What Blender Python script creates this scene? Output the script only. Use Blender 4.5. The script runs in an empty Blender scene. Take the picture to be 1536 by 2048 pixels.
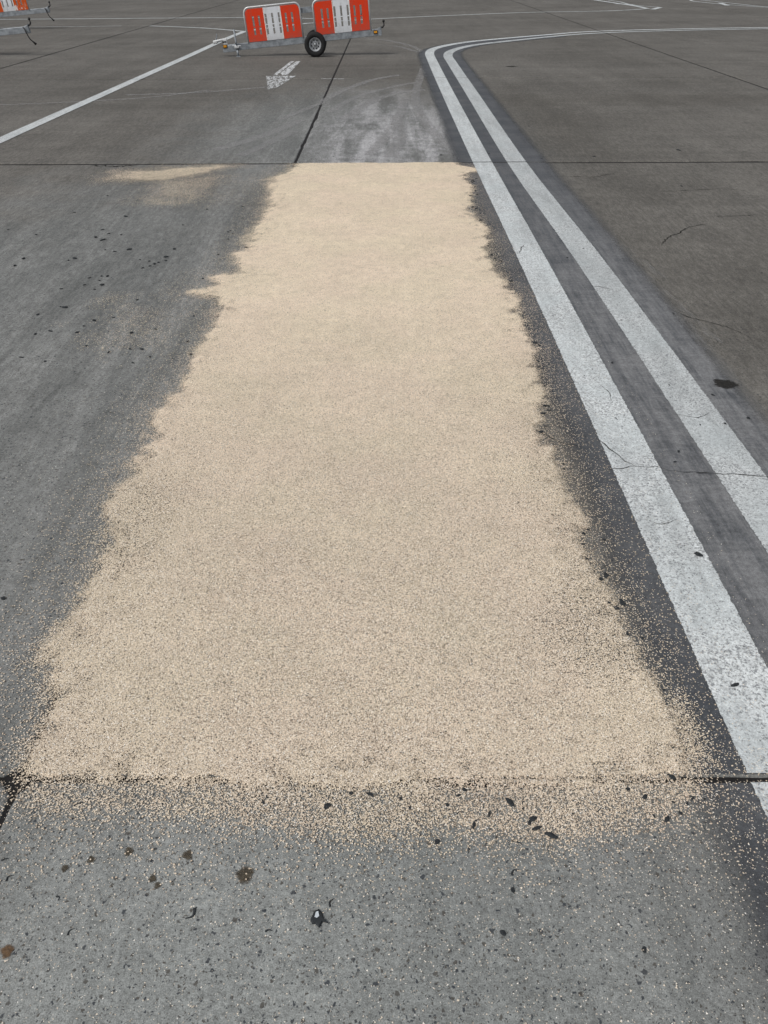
import bpy, math, random
import numpy as np
from mathutils import Matrix, Vector
random.seed(7)
rng = np.random.default_rng(11)
R = math.radians
scene = bpy.context.scene
COL = scene.collection

# ------------------------------------------------------------------ camera
cam_d = bpy.data.cameras.new('camera')
cam = bpy.data.objects.new('camera', cam_d)
COL.objects.link(cam)
cam_d.sensor_fit = 'VERTICAL'
cam_d.sensor_height = 24.0
cam_d.lens = 12.0 * 1538.0 / 1024.0
cam_d.clip_start = 0.05
cam_d.clip_end = 5000
cam.matrix_world = (Matrix.Translation((0, 0, 1.65)) @ Matrix.Rotation(R(0.344), 4, 'Z')
                    @ Matrix.Rotation(R(90 - 35.8), 4, 'X') @ Matrix.Rotation(R(-0.28), 4, 'Z'))
scene.camera = cam

# ------------------------------------------------------------------ sky, sun, exposure
SUN_EL, SUN_AZ = R(50), R(-130)          # azimuth from +Y towards +X
world = bpy.data.worlds.new('World')
scene.world = world
world.use_nodes = True
wn = world.node_tree
wn.nodes.clear()
sky = wn.nodes.new('ShaderNodeTexSky')
sky.sky_type = 'NISHITA'
sky.sun_disc = False
sky.sun_elevation = SUN_EL
sky.sun_rotation = SUN_AZ
sky.dust_density = 4.0
hs = wn.nodes.new('ShaderNodeHueSaturation')     # thin high overcast: the blue washed out
hs.inputs['Saturation'].default_value = 0.32
bg = wn.nodes.new('ShaderNodeBackground')
bg.inputs['Strength'].default_value = 0.1
wo = wn.nodes.new('ShaderNodeOutputWorld')
wn.links.new(sky.outputs[0], hs.inputs['Color'])
wn.links.new(hs.outputs[0], bg.inputs['Color'])
wn.links.new(bg.outputs[0], wo.inputs['Surface'])

sun_d = bpy.data.lights.new('sun', 'SUN')
sun_d.energy = 1.5
sun_d.angle = R(14)
sun_d.color = (1.0, 0.965, 0.92)
sun = bpy.data.objects.new('sun', sun_d)
COL.objects.link(sun)
sun_dir = Vector((math.sin(SUN_AZ) * math.cos(SUN_EL), math.cos(SUN_AZ) * math.cos(SUN_EL), math.sin(SUN_EL)))
sun.rotation_euler = sun_dir.to_track_quat('Z', 'Y').to_euler()

vs = scene.view_settings
vs.view_transform = 'Standard'
vs.look = 'None'
vs.gamma = 1.0
vs.use_curve_mapping = False
vs.exposure = 0.0
scene.render.engine = 'CYCLES'
scene.cycles.max_bounces = 4
scene.cycles.transparent_max_bounces = 8


# ------------------------------------------------------------------ node helper
class NB:
    def __init__(self, name, rough=0.9, spec=0.2, metallic=0.0):
        self.m = bpy.data.materials.new(name)
        self.m.use_nodes = True
        self.t = self.m.node_tree
        self.b = self.t.nodes['Principled BSDF']
        self.out = self.t.nodes['Material Output']
        self.b.inputs['Roughness'].default_value = rough
        self.b.inputs['Specular IOR Level'].default_value = spec
        self.b.inputs['Metallic'].default_value = metallic
        self._pos = None

    def n(self, t, **kw):
        nd = self.t.nodes.new(t)
        for k, v in kw.items():
            setattr(nd, k, v)
        return nd

    def put(self, sock, v):
        if isinstance(v, bpy.types.NodeSocket):
            self.t.links.new(v, sock)
        elif isinstance(v, (tuple, list)):
            sock.default_value = tuple(v) + (1.0,) if (len(v) == 3 and sock.type == 'RGBA') else v
        else:
            sock.default_value = v

    def pos(self):
        if self._pos is None:
            self._pos = self.n('ShaderNodeNewGeometry').outputs['Position']
        return self._pos

    def xyz(self, v=None):
        s = self.n('ShaderNodeSeparateXYZ')
        self.put(s.inputs[0], v or self.pos())
        return s.outputs

    def math(self, op, a, b=0.0, clamp=False):
        nd = self.n('ShaderNodeMath', operation=op, use_clamp=clamp)
        self.put(nd.inputs[0], a)
        self.put(nd.inputs[1], b)
        return nd.outputs[0]

    def scale(self, sc, v=None):
        nd = self.n('ShaderNodeVectorMath', operation='MULTIPLY')
        self.put(nd.inputs[0], v or self.pos())
        self.put(nd.inputs[1], sc)
        return nd.outputs[0]

    def noise(self, sc, detail=3.0, rough=0.55, v=None, dist=0.0, col=False):
        nd = self.n('ShaderNodeTexNoise')
        self.put(nd.inputs['Vector'], v or self.pos())
        nd.inputs['Scale'].default_value = sc
        nd.inputs['Detail'].default_value = detail
        nd.inputs['Roughness'].default_value = rough
        nd.inputs['Distortion'].default_value = dist
        return nd.outputs['Color' if col else 'Fac']

    def vor(self, sc, feature='F1', v=None, rand=1.0):
        nd = self.n('ShaderNodeTexVoronoi', feature=feature)
        self.put(nd.inputs['Vector'], v or self.pos())
        nd.inputs['Scale'].default_value = sc
        nd.inputs['Randomness'].default_value = rand
        return nd.outputs

    def ss(self, v, a, b, lo=0.0, hi=1.0):
        nd = self.n('ShaderNodeMapRange', interpolation_type='SMOOTHSTEP')
        self.put(nd.inputs['Value'], v)
        if a > b:
            a, b, lo, hi = b, a, hi, lo
        nd.inputs['From Min'].default_value = a
        nd.inputs['From Max'].default_value = b
        nd.inputs['To Min'].default_value = lo
        nd.inputs['To Max'].default_value = hi
        return nd.outputs['Result']

    def mix(self, f, a, b, mode='MIX'):
        nd = self.n('ShaderNodeMix', data_type='RGBA', blend_type=mode)
        self.put(nd.inputs['Factor'], f)
        self.put(nd.inputs['A'], a)
        self.put(nd.inputs['B'], b)
        return nd.outputs['Result']

    def grey(self, v):
        nd = self.n('ShaderNodeCombineColor')
        for i in range(3):
            self.put(nd.inputs[i], v)
        return nd.outputs[0]

    def mul(self, c, v):
        return self.mix(1.0, c, self.grey(v), 'MULTIPLY')

    def ell(self, cx, cy, rx, ry, soft, nz):
        """soft blot on the ground: 1 inside, 0 outside, edge broken by nz (metres-free 0..1 noise)"""
        x, y, z = self.xyz()
        a = self.math('DIVIDE', self.math('SUBTRACT', x, cx), rx)
        b = self.math('DIVIDE', self.math('SUBTRACT', y, cy), ry)
        d = self.math('SQRT', self.math('ADD', self.math('MULTIPLY', a, a), self.math('MULTIPLY', b, b)))
        d = self.math('ADD', d, self.math('MULTIPLY', self.math('SUBTRACT', nz, 0.5), 0.9))
        return self.ss(d, 1 + soft, 1 - soft)

    def bump(self, h, strength=0.5, dist=0.002):
        nd = self.n('ShaderNodeBump')
        nd.inputs['Strength'].default_value = strength
        nd.inputs['Distance'].default_value = dist
        self.put(nd.inputs['Height'], h)
        self.t.links.new(nd.outputs[0], self.b.inputs['Normal'])

    def alpha(self, fac):
        tr = self.n('ShaderNodeBsdfTransparent')
        mx = self.n('ShaderNodeMixShader')
        self.put(mx.inputs[0], fac)
        self.t.links.new(tr.outputs[0], mx.inputs[1])
        self.t.links.new(self.b.outputs[0], mx.inputs[2])
        self.t.links.new(mx.outputs[0], self.out.inputs['Surface'])

    def color(self, c):
        self.put(self.b.inputs['Base Color'], c)

    def attr(self, name):
        return self.n('ShaderNodeAttribute', attribute_name=name).outputs['Fac']


def plain(name, c, rough=0.6, spec=0.3, metallic=0.0, var=0.25, sc=30.0):
    nb = NB(name, rough, spec, metallic)
    v = nb.n('ShaderNodeTexCoord').outputs['Object']
    f = nb.ss(nb.noise(sc, 4, 0.6, v=v), 0.3, 0.7, 1 - var, 1 + var * 0.4)
    nb.color(nb.mul(c, f))
    return nb.m


# ------------------------------------------------------------------ materials of the ground
def concrete_material():
    nb = NB('worn_concrete', 0.88, 0.25)
    big = nb.noise(0.35, 2, 0.6)
    mid = nb.noise(2.3, 3, 0.6)
    strk = nb.noise(1.0, 3, 0.6, v=nb.scale((0.35, 2.6, 1.0)))
    strk2 = nb.noise(1.0, 3, 0.6, v=nb.scale((3.4, 0.45, 1.0)), dist=0.6)
    base = nb.mix(nb.ss(big, 0.3, 0.7), (0.124, 0.118, 0.106), (0.162, 0.155, 0.141))
    base = nb.mul(base, nb.ss(strk, 0.25, 0.75, 0.90, 1.08))
    # cleaner, bluish-grey cement round the sand and beyond it
    z1 = nb.ell(-1.9, 3.2, 1.75, 4.6, 0.45, mid)
    z2 = nb.ell(-0.5, 9.6, 1.7, 3.6, 0.55, mid)
    z3 = nb.ell(0.0, 0.4, 1.6, 1.5, 0.5, mid)
    zone = nb.math('MAXIMUM', nb.math('MAXIMUM', z1, z2), z3)
    gb = nb.mix(nb.ss(strk2, 0.3, 0.7), (0.176, 0.185, 0.182), (0.238, 0.245, 0.240))
    c = nb.mix(nb.math('MULTIPLY', zone, 0.85), base, gb)
    pale = nb.ell(-0.20, 0.32, 0.85, 0.85, 0.6, mid)
    c = nb.mix(nb.math('MULTIPLY', pale, 0.75), c, (0.270, 0.286, 0.278))
    # trodden pale dust past the far joint
    dust = nb.ell(0.08, 9.3, 0.80, 3.0, 0.6, mid)
    dn = nb.ss(nb.math('ADD', nb.math('MULTIPLY', strk2, 0.6), nb.math('MULTIPLY', nb.noise(5.0, 5, 0.65), 0.4)), 0.36, 0.62)
    c = nb.mix(nb.math('MULTIPLY', nb.math('MULTIPLY', dust, dn), 0.95), c, (0.42, 0.42, 0.43))
    # tyre-scrubbed dark bands
    td = nb.ell(4.6, 12.3, 4.2, 0.55, 0.6, mid)
    c = nb.mix(nb.math('MULTIPLY', td, 0.4), c, (0.085, 0.079, 0.068))
    td2 = nb.ell(1.9, 11.0, 0.5, 2.6, 0.6, mid)
    c = nb.mix(nb.math('MULTIPLY', td2, 0.35), c, (0.085, 0.079, 0.068))
    c = nb.mul(c, nb.ss(strk2, 0.25, 0.75, 0.90, 1.09))
    c = nb.mul(c, nb.ss(mid, 0.25, 0.75, 0.93, 1.06))
    # grain
    g0 = nb.noise(17, 3, 0.75)
    px_, py_, pz_ = nb.xyz()
    broom = nb.noise(1.0, 3, 0.8, v=nb.scale((36.0, 7.0, 1.0)))
    brush = nb.math('MULTIPLY', nb.math('SUBTRACT', nb.ss(broom, 0.3, 0.7, 0.79, 1.21), 1.0), nb.ss(py_, 1.0, 4.0, 0.1, 1.0))
    c = nb.mul(c, nb.math('ADD', brush, 1.0))
    g1 = nb.noise(80, 3, 0.75)
    g2 = nb.noise(330, 2, 0.7)
    c = nb.mul(c, nb.ss(g0, 0.30, 0.70, 0.89, 1.11))
    c = nb.mul(c, nb.ss(g1, 0.25, 0.75, 0.72, 1.28))
    c = nb.mul(c, nb.ss(g2, 0.25, 0.75, 0.66, 1.34))
    # exposed aggregate, stones of two sizes
    wob = nb.n('ShaderNodeVectorMath', operation='ADD')
    nb.put(wob.inputs[0], nb.pos())
    nb.put(wob.inputs[1], nb.scale((0.012, 0.012, 0.0), nb.noise(120, 1, 0.6, col=True)))
    patch = nb.ss(nb.noise(2.0, 2, 0.6), 0.35, 0.7, 0.6, 1.0)
    hts = []
    for sc, keep, rad, dark in ((100.0, 0.80, 0.30, 0.9), (200.0, 0.85, 0.32, 0.85), (50.0, 0.36, 0.24, 0.85)):
        v = nb.vor(sc, v=wob.outputs[0])
        s = nb.n('ShaderNodeSeparateColor')
        nb.put(s.inputs[0], v['Color'])
        on = nb.math('LESS_THAN', s.outputs[0], nb.math('MULTIPLY', patch, keep))
        rr = nb.math('MULTIPLY', nb.math('ADD', nb.math('MULTIPLY', s.outputs[1], 0.75), 0.25), rad)
        st = nb.ss(nb.math('SUBTRACT', v['Distance'], rr), 0.09, -0.02)
        st = nb.math('MULTIPLY', st, on)
        stone = nb.mix(s.outputs[2], (0.035, 0.042, 0.052), (0.085, 0.078, 0.068))
        c = nb.mix(nb.math('MULTIPLY', st, dark), c, stone)
        hts.append(st)
    nb.color(c)
    nb.bump(nb.noise(170, 2, 0.7), 0.35, 0.002)
    return nb.m


def paint_material(dull=1.0):
    nb = NB('worn_white_paint', 0.75, 0.3)
    mid = nb.noise(3.0, 4, 0.6)
    c = nb.mix(nb.ss(mid, 0.3, 0.7), (0.60, 0.645, 0.655), (0.74, 0.775, 0.78))
    c = nb.mul(c, nb.ss(nb.noise(38, 3, 0.7), 0.25, 0.75, 0.82, 1.12))
    c = nb.mul(c, nb.ss(nb.noise(210, 3, 0.75), 0.30, 0.70, 0.76, 1.14))
    c = nb.mul(c, nb.math('MULTIPLY', nb.ss(nb.noise(1.0, 3, 0.7, v=nb.scale((7.0, 1.1, 1.0))), 0.35, 0.75, 1.05, 0.80), dull))
    worn = nb.ss(nb.math('ADD', nb.noise(115, 4, 0.75), nb.math('MULTIPLY', mid, 0.25)), 0.63, 0.74)
    c = nb.mix(nb.math('MULTIPLY', worn, 0.8), c, (0.17, 0.18, 0.19))
    pits = nb.vor(48)
    s = nb.n('ShaderNodeSeparateColor')
    nb.put(s.inputs[0], pits['Color'])
    p = nb.math('MULTIPLY', nb.ss(pits['Distance'], 0.20, 0.10), nb.math('LESS_THAN', s.outputs[0], 0.22))
    c = nb.mix(nb.math('MULTIPLY', p, 0.8), c, (0.07, 0.075, 0.08))
    nb.color(c)
    nb.bump(nb.noise(210, 2, 0.75), 0.3, 0.002)
    nb.alpha(nb.ss(nb.math('ADD', nb.attr('cover'), nb.math('MULTIPLY', nb.math('SUBTRACT', nb.noise(45, 3, 0.75), 0.5), 1.7)), 0.2, 0.36))
    return nb.m


def faded_paint_material():
    nb = NB('faded_white_paint', 0.8, 0.2)
    nb.color(nb.mul((0.62, 0.64, 0.65), nb.ss(nb.noise(9, 4, 0.6), 0.3, 0.7, 0.75, 1.1)))
    n = nb.noise(1.0, 5, 0.75, v=nb.scale((20.0, 4.5, 1.0)))
    nb.alpha(nb.ss(nb.math('ADD', nb.math('MULTIPLY', nb.attr('cover'), 0.35), n), 0.66, 0.86))
    return nb.m


def band_material():
    nb = NB('dark_marking_border', 0.7, 0.35)
    mid = nb.noise(2.6, 5, 0.65)
    strk = nb.noise(1.0, 5, 0.7, v=nb.scale((26.0, 2.4, 1.0)))
    cross = nb.noise(1.0, 4, 0.7, v=nb.scale((5.0, 22.0, 1.0)))
    c = nb.mix(nb.ss(mid, 0.3, 0.7), (0.068, 0.075, 0.085), (0.118, 0.123, 0.131))
    x, y, z = nb.xyz()
    # trafficked strip between and right of the lines is scuffed paler
    side = nb.math('MULTIPLY', nb.ss(x, 0.95, 1.15), nb.ss(y, 10.0, 3.0))
    sc = nb.ss(nb.math('ADD', nb.math('MULTIPLY', strk, 0.82), nb.math('MULTIPLY', cross, 0.18)), 0.30, 0.64)
    c = nb.mix(nb.math('MULTIPLY', nb.math('MULTIPLY', sc, side), 0.85), c, (0.25, 0.255, 0.26))
    c = nb.mul(c, nb.ss(cross, 0.3, 0.7, 0.92, 1.07))
    c = nb.mul(c, nb.ss(nb.noise(300, 2, 0.7), 0.25, 0.75, 0.68, 1.3))
    c = nb.mul(c, nb.ss(nb.noise(70, 4, 0.7), 0.25, 0.75, 0.75, 1.25))
    nb.color(c)
    nb.bump(nb.noise(300, 3, 0.7), 0.3, 0.002)
    e = nb.math('ADD', nb.math('MULTIPLY', nb.noise(1.0, 5, 0.7, v=nb.scale((14.0, 0.9, 1.0))), 0.6), nb.math('MULTIPLY', nb.noise(60, 4, 0.75), 0.4))
    a = nb.math('ADD', nb.attr('cover'), nb.math('MULTIPLY', nb.math('SUBTRACT', e, 0.5), 0.9))
    nb.alpha(nb.math('MULTIPLY', nb.ss(a, 0.02, 0.85), 0.94))
    return nb.m


def sand_material():
    nb = NB('cream_granules_layer', 0.9, 0.15)
    wob = nb.n('ShaderNodeVectorMath', operation='ADD')
    nb.put(wob.inputs[0], nb.pos())
    nb.put(wob.inputs[1], nb.scale((0.003, 0.003, 0.0), nb.noise(300, 2, 0.6, col=True)))
    flat = nb.scale((1.0, 1.0, 0.0), wob.outputs[0])
    v = nb.vor(330.0, v=flat)
    s = nb.n('ShaderNodeSeparateColor')
    nb.put(s.inputs[0], v['Color'])
    c = nb.mix(s.outputs[0], (0.68, 0.57, 0.44), (0.94, 0.835, 0.67))
    x, y, z = nb.xyz()
    gap_fade = nb.ss(y, 1.3, 5.0, 1.0, 0.22)          # dark specks and gap shade painted in, fading with distance like a grazing view
    c = nb.mix(nb.math('MULTIPLY', nb.math('LESS_THAN', s.outputs[1], nb.math('MULTIPLY', gap_fade, 0.17)), 0.85), c, (0.15, 0.13, 0.11))
    c = nb.mix(nb.math('MULTIPLY', nb.ss(v['Distance'], 0.30, 0.70), nb.math('MULTIPLY', gap_fade, 0.6)), c, (0.19, 0.16, 0.125))
    c = nb.mul(c, nb.ss(nb.noise(14, 4, 0.6), 0.3, 0.7, 0.93, 1.05))
    c = nb.mul(c, nb.ss(nb.noise(2.2, 4, 0.6), 0.3, 0.7, 0.94, 1.04))
    c = nb.mix(1.0, c, nb.mix(nb.ss(nb.noise(1.7, 3, 0.6), 0.35, 0.65), (1.0, 0.965, 0.955), (0.98, 0.97, 0.935)), 'MULTIPLY')
    nb.color(c)
    d = nb.attr('cover')
    on = nb.math('GREATER_THAN', d, nb.math('ADD', nb.math('MULTIPLY', s.outputs[2], 0.985), 0.012))
    nb.alpha(on)
    return nb.m


def grain_material():
    nb = NB('cream_granule', 0.9, 0.15)
    r = nb.n('ShaderNodeNewGeometry').outputs['Random Per Island']
    ramp = nb.n('ShaderNodeValToRGB')
    nb.put(ramp.inputs[0], r)
    e = ramp.color_ramp.elements
    e[0].position, e[0].color = 0.0, (0.56, 0.475, 0.385, 1)
    e[1].position, e[1].color = 1.0, (0.97, 0.95, 0.90, 1)
    k = e.new(0.25)
    k.color = (0.75, 0.655, 0.535, 1)
    k = e.new(0.7)
    k.color = (0.89, 0.805, 0.675, 1)
    nb.color(ramp.outputs[0])
    return nb.m


M = {
    'concrete': concrete_material(), 'paint': paint_material(), 'dull_paint': paint_material(0.86), 'faded': faded_paint_material(),
    'band': band_material(), 'sand': sand_material(), 'grain': grain_material(),
    'filler': plain('joint_sealant', (0.022, 0.021, 0.021), 0.85, 0.2),
    'crack': plain('crack_dirt', (0.022, 0.021, 0.02), 0.95, 0.1),
    'oil': plain('oil_stain', (0.022, 0.021, 0.019), 0.95, 0.05, 0, 0.4, 40),
    'rust': plain('rusty_brown_spot', (0.088, 0.072, 0.050), 0.9, 0.1, 0, 0.5, 60),
    'orange_rust': plain('orange_rust_spot', (0.17, 0.095, 0.045), 0.9, 0.1, 0, 0.5, 60),
    'rubber': plain('black_rubber', (0.017, 0.017, 0.018), 0.75, 0.3),
    'crumb': plain('charcoal_crumb', (0.036, 0.041, 0.045), 0.85, 0.3, 0, 0.6, 3),
    'white_fleck': plain('white_paint_fleck', (0.70, 0.76, 0.80), 0.6, 0.3),
    'zinc': plain('galvanised_steel', (0.31, 0.34, 0.37), 0.5, 0.5, 0.35, 0.35, 14),
    'alu': plain('aluminium_tube', (0.62, 0.64, 0.65), 0.4, 0.5, 0.35, 0.15, 14),
    'red': plain('orange_red_board', (0.74, 0.040, 0.006), 0.55, 0.3, 0, 0.18, 9),
    'white': plain('white_board', (0.74, 0.77, 0.81), 0.55, 0.3, 0, 0.12, 9),
    'strip': plain('cream_reflective_strip', (0.82, 0.78, 0.72), 0.5, 0.3),
    'rim': plain('silver_rim', (0.40, 0.42, 0.44), 0.45, 0.5, 0.3),
    'black': plain('black_metal', (0.014, 0.014, 0.015), 0.5, 0.4),
    'amber': plain('amber_reflector', (0.75, 0.32, 0.02), 0.25, 0.5),
    'amber_dark': plain('amber_housing', (0.07, 0.045, 0.012), 0.5, 0.4),
    'earth': plain('dry_grass', (0.16, 0.15, 0.075), 0.95, 0.1, 0, 0.4, 0.6),
}


def stain_material(name, c, strength, sc):
    nb = NB(name, 0.92, 0.1)
    n = nb.noise(sc, 4, 0.75)
    nb.color(nb.mul(c, nb.ss(n, 0.3, 0.7, 0.6, 1.4)))
    a = nb.math('ADD', nb.attr('cover'), nb.math('MULTIPLY', nb.math('SUBTRACT', n, 0.5), 1.6))
    nb.alpha(nb.math('MULTIPLY', nb.ss(a, 0.15, 0.7), strength))
    return nb.m


M['rust'] = stain_material('brown_soaked_spot', (0.075, 0.060, 0.040), 0.7, 160)
M['orange_rust'] = stain_material('orange_soaked_spot', (0.15, 0.085, 0.04), 0.7, 160)
M['oil'] = stain_material('oil_soaked_spot', (0.030, 0.029, 0.027), 0.85, 60)


def scuff_material():
    nb = NB('tyre_dust', 0.92, 0.1)
    nb.color((0.36, 0.36, 0.36))
    n = nb.noise(1.0, 4, 0.75, v=nb.scale((16.0, 5.0, 1.0)))
    a = nb.math('ADD', nb.attr('cover'), nb.math('MULTIPLY', nb.math('SUBTRACT', n, 0.5), 1.8))
    nb.alpha(nb.math('MULTIPLY', nb.ss(a, 0.2, 1.2), 0.6))
    return nb.m


M['scuff'] = scuff_material()


def grimy(name, c, rough=0.55):
    nb = NB(name, rough, 0.3)
    v = nb.n('ShaderNodeTexCoord').outputs['Object']
    run = nb.noise(1.0, 4, 0.7, v=nb.scale((26.0, 26.0, 3.0), v))
    blot = nb.noise(7.0, 4, 0.7, v=v)
    x, y, z = nb.xyz(v)
    low = nb.ss(z, 0.62, 0.34)
    d = nb.math('ADD', nb.math('MULTIPLY', nb.ss(run, 0.5, 0.75), 0.35), nb.math('MULTIPLY', nb.ss(blot, 0.5, 0.75), 0.25))
    d = nb.math('ADD', d, nb.math('MULTIPLY', low, nb.math('MULTIPLY', blot, 0.45)), True)
    nb.color(nb.mix(d, c, (0.16, 0.14, 0.12)))
    return nb.m


M['red'] = grimy('orange_red_board_used', (0.74, 0.045, 0.007))
M['white'] = grimy('white_board_used', (0.74, 0.77, 0.81))


def scraped_red():
    nb = NB('scraped_orange_board', 0.6, 0.3)
    v = nb.n('ShaderNodeTexCoord').outputs['Object']
    m = nb.ss(nb.noise(5.0, 5, 0.7, v=nb.scale((1.4, 1.0, 0.8), v)), 0.56, 0.62)
    c = nb.mix(nb.noise(3.0, 3, 0.6, v=v), (0.66, 0.07, 0.008), (0.50, 0.10, 0.006))
    nb.color(nb.mix(m, c, (0.68, 0.66, 0.64)))
    return nb.m


M['red_scraped'] = scraped_red()


# ------------------------------------------------------------------ mesh helpers
def link(name, verts, faces, mat, parent=None, smooth=False, loc=(0, 0, 0)):
    me = bpy.data.meshes.new(name)
    me.from_pydata([tuple(v) for v in verts], [], [tuple(f) for f in faces])
    me.update()
    if smooth:
        me.shade_smooth()
    me.materials.append(M[mat])
    o = bpy.data.objects.new(name, me)
    COL.objects.link(o)
    o.parent = parent
    o.location = loc
    return o


def empty(name, loc=(0, 0, 0)):
    o = bpy.data.objects.new(name, None)
    o.empty_display_size = 0.1
    COL.objects.link(o)
    o.location = loc
    return o


def tag(o, label=None, cat=None, group=None, kind=None):
    for k, v in (('label', label), ('category', cat), ('group', group), ('kind', kind)):
        if v:
            o[k] = v
    return o


def copy_tree(o, parent=None):
    c = o.copy()
    COL.objects.link(c)
    c.parent = parent
    for ch in list(o.children):
        copy_tree(ch, c)
    return c


class Geo:
    """collects boxes, tubes and lathes for ONE part"""
    def __init__(self):
        self.v, self.f = [], []

    def add(self, v, f):
        k = len(self.v)
        self.v += [tuple(p) for p in v]
        self.f += [tuple(i + k for i in q) for q in f]
        return self

    def box(self, x0, x1, y0, y1, z0, z1, b=0.004):
        b = min(b, (x1 - x0) * .4, (y1 - y0) * .4, (z1 - z0) * .4)
        v, f = [], []
        ring = [(x0, y0, b, b), (x1, y0, -b, b), (x1, y1, -b, -b), (x0, y1, b, -b)]

        def oct_(z, ins):
            p = []
            for i, (x, y, sx, sy) in enumerate(ring):
                a, c = ((x + sx, y), (x, y + sy))
                pair = [(a), (c)] if i in (1, 3) else [(c), (a)]
                for q in pair:
                    p.append((q[0] + (np.sign((x0 + x1) / 2 - q[0]) * ins), q[1] + (np.sign((y0 + y1) / 2 - q[1]) * ins), z))
            return p
        for z, ins in ((z0, b * .7), (z0 + b, 0), (z1 - b, 0), (z1, b * .7)):
            v += oct_(z, ins)
        for r in range(3):
            for i in range(8):
                j = (i + 1) % 8
                f.append((r * 8 + i, r * 8 + j, r * 8 + 8 + j, r * 8 + 8 + i))
        f.append(tuple(range(7, -1, -1)))
        f.append(tuple(range(24, 32)))
        return self.add(v, f)

    def tube(self, pts, r, n=8, r1=None):
        pts = [Vector(p) for p in pts]
        v, f = [], []
        up0 = None
        for i, p in enumerate(pts):
            d = (pts[min(i + 1, len(pts) - 1)] - pts[max(i - 1, 0)]).normalized()
            a = d.orthogonal().normalized() if up0 is None else (up0 - d * up0.dot(d)).normalized()
            up0 = a
            c = d.cross(a)
            rr = r if r1 is None else r + (r1 - r) * i / (len(pts) - 1)
            for k in range(n):
                t = 2 * math.pi * k / n
                v.append(p + a * (rr * math.cos(t)) + c * (rr * math.sin(t)))
        for i in range(len(pts) - 1):
            for k in range(n):
                l = (k + 1) % n
                f.append((i * n + k, i * n + l, i * n + n + l, i * n + n + k))
        f.append(tuple(range(n - 1, -1, -1)))
        f.append(tuple(range((len(pts) - 1) * n, len(pts) * n)))
        return self.add(v, f)

    def lathe_y(self, prof, c, n=32):
        """profile of (radius, y) turned about an axis parallel to y through c"""
        v, f = [], []
        for r, y in prof:
            for k in range(n):
                t = 2 * math.pi * k / n
                v.append((c[0] + r * math.cos(t), c[1] + y, c[2] + r * math.sin(t)))
        for i in range(len(prof) - 1):
            for k in range(n):
                l = (k + 1) % n
                f.append((i * n + k, i * n + n + k, i * n + n + l, i * n + l))
        return self.add(v, f)

    def ball(self, c, r, n=12):
        prof = [(r * math.sin(math.pi * i / 8) + 1e-5, -r * math.cos(math.pi * i / 8)) for i in range(9)]
        return self.lathe_y(prof, c, n)

    def plate(self, pts, faces, y0, y1):
        """2D (x,z) faces given thickness along y, with walls round every open edge"""
        n = len(pts)
        v = [(x, y0, z) for x, z in pts] + [(x, y1, z) for x, z in pts]
        f = [tuple(q) for q in faces] + [tuple(i + n for i in reversed(q)) for q in faces]
        edges = {}
        for q in faces:
            for i in range(len(q)):
                edges[(q[i], q[(i + 1) % len(q)])] = 1
        for (a, b) in edges:
            if (b, a) not in edges:
                f.append((b, a, a + n, b + n))
        return self.add(v, f)

    def build(self, name, mat, parent=None, smooth=False):
        return link(name, self.v, self.f, mat, parent, smooth)


def vnoise(x, y, sc, seed):
    """smooth value noise 0..1 on numpy arrays"""
    g = np.random.default_rng(seed).random((256, 256))
    x, y = np.asarray(x) * sc + 57.3, np.asarray(y) * sc + 31.7
    xi, yi = np.floor(x).astype(int), np.floor(y).astype(int)
    fx, fy = x - xi, y - yi
    fx, fy = fx * fx * (3 - 2 * fx), fy * fy * (3 - 2 * fy)
    a, b = g[xi % 256, yi % 256], g[(xi + 1) % 256, yi % 256]
    c, d = g[xi % 256, (yi + 1) % 256], g[(xi + 1) % 256, (yi + 1) % 256]
    return (a * (1 - fx) + b * fx) * (1 - fy) + (c * (1 - fx) + d * fx) * fy


def fbm(x, y, sc, seed, octv=4):
    s, a, t = 0, 1.0, 0
    for i in range(octv):
        s = s + a * vnoise(x, y, sc * 2 ** i, seed + i)
        t += a
        a *= 0.55
    return s / t


# ------------------------------------------------------------------ ground, apron and its concrete slabs
ground = link('ground', [(-1500, -1500, -0.14), (1500, -1500, -0.14), (1500, 1500, -0.14), (-1500, 1500, -0.14)], [(0, 1, 2, 3)], 'earth')
tag(ground, kind='structure')
XJ = [-34.0, -27.3, -20.6, -13.9, -7.20, -0.915, 5.80, 12.5, 19.2, 25.9, 32.6]
YJ = [-12.9, -5.9, 1.158, 8.19, 14.75, 21.3, 27.9, 34.5, 41.1, 47.7]
apron = link('apron', [(XJ[0], YJ[0], -0.006), (XJ[-1], YJ[0], -0.006), (XJ[-1], YJ[-1], -0.006), (XJ[0], YJ[-1], -0.006)], [(0, 1, 2, 3)], 'filler')
tag(apron, kind='structure')


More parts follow.
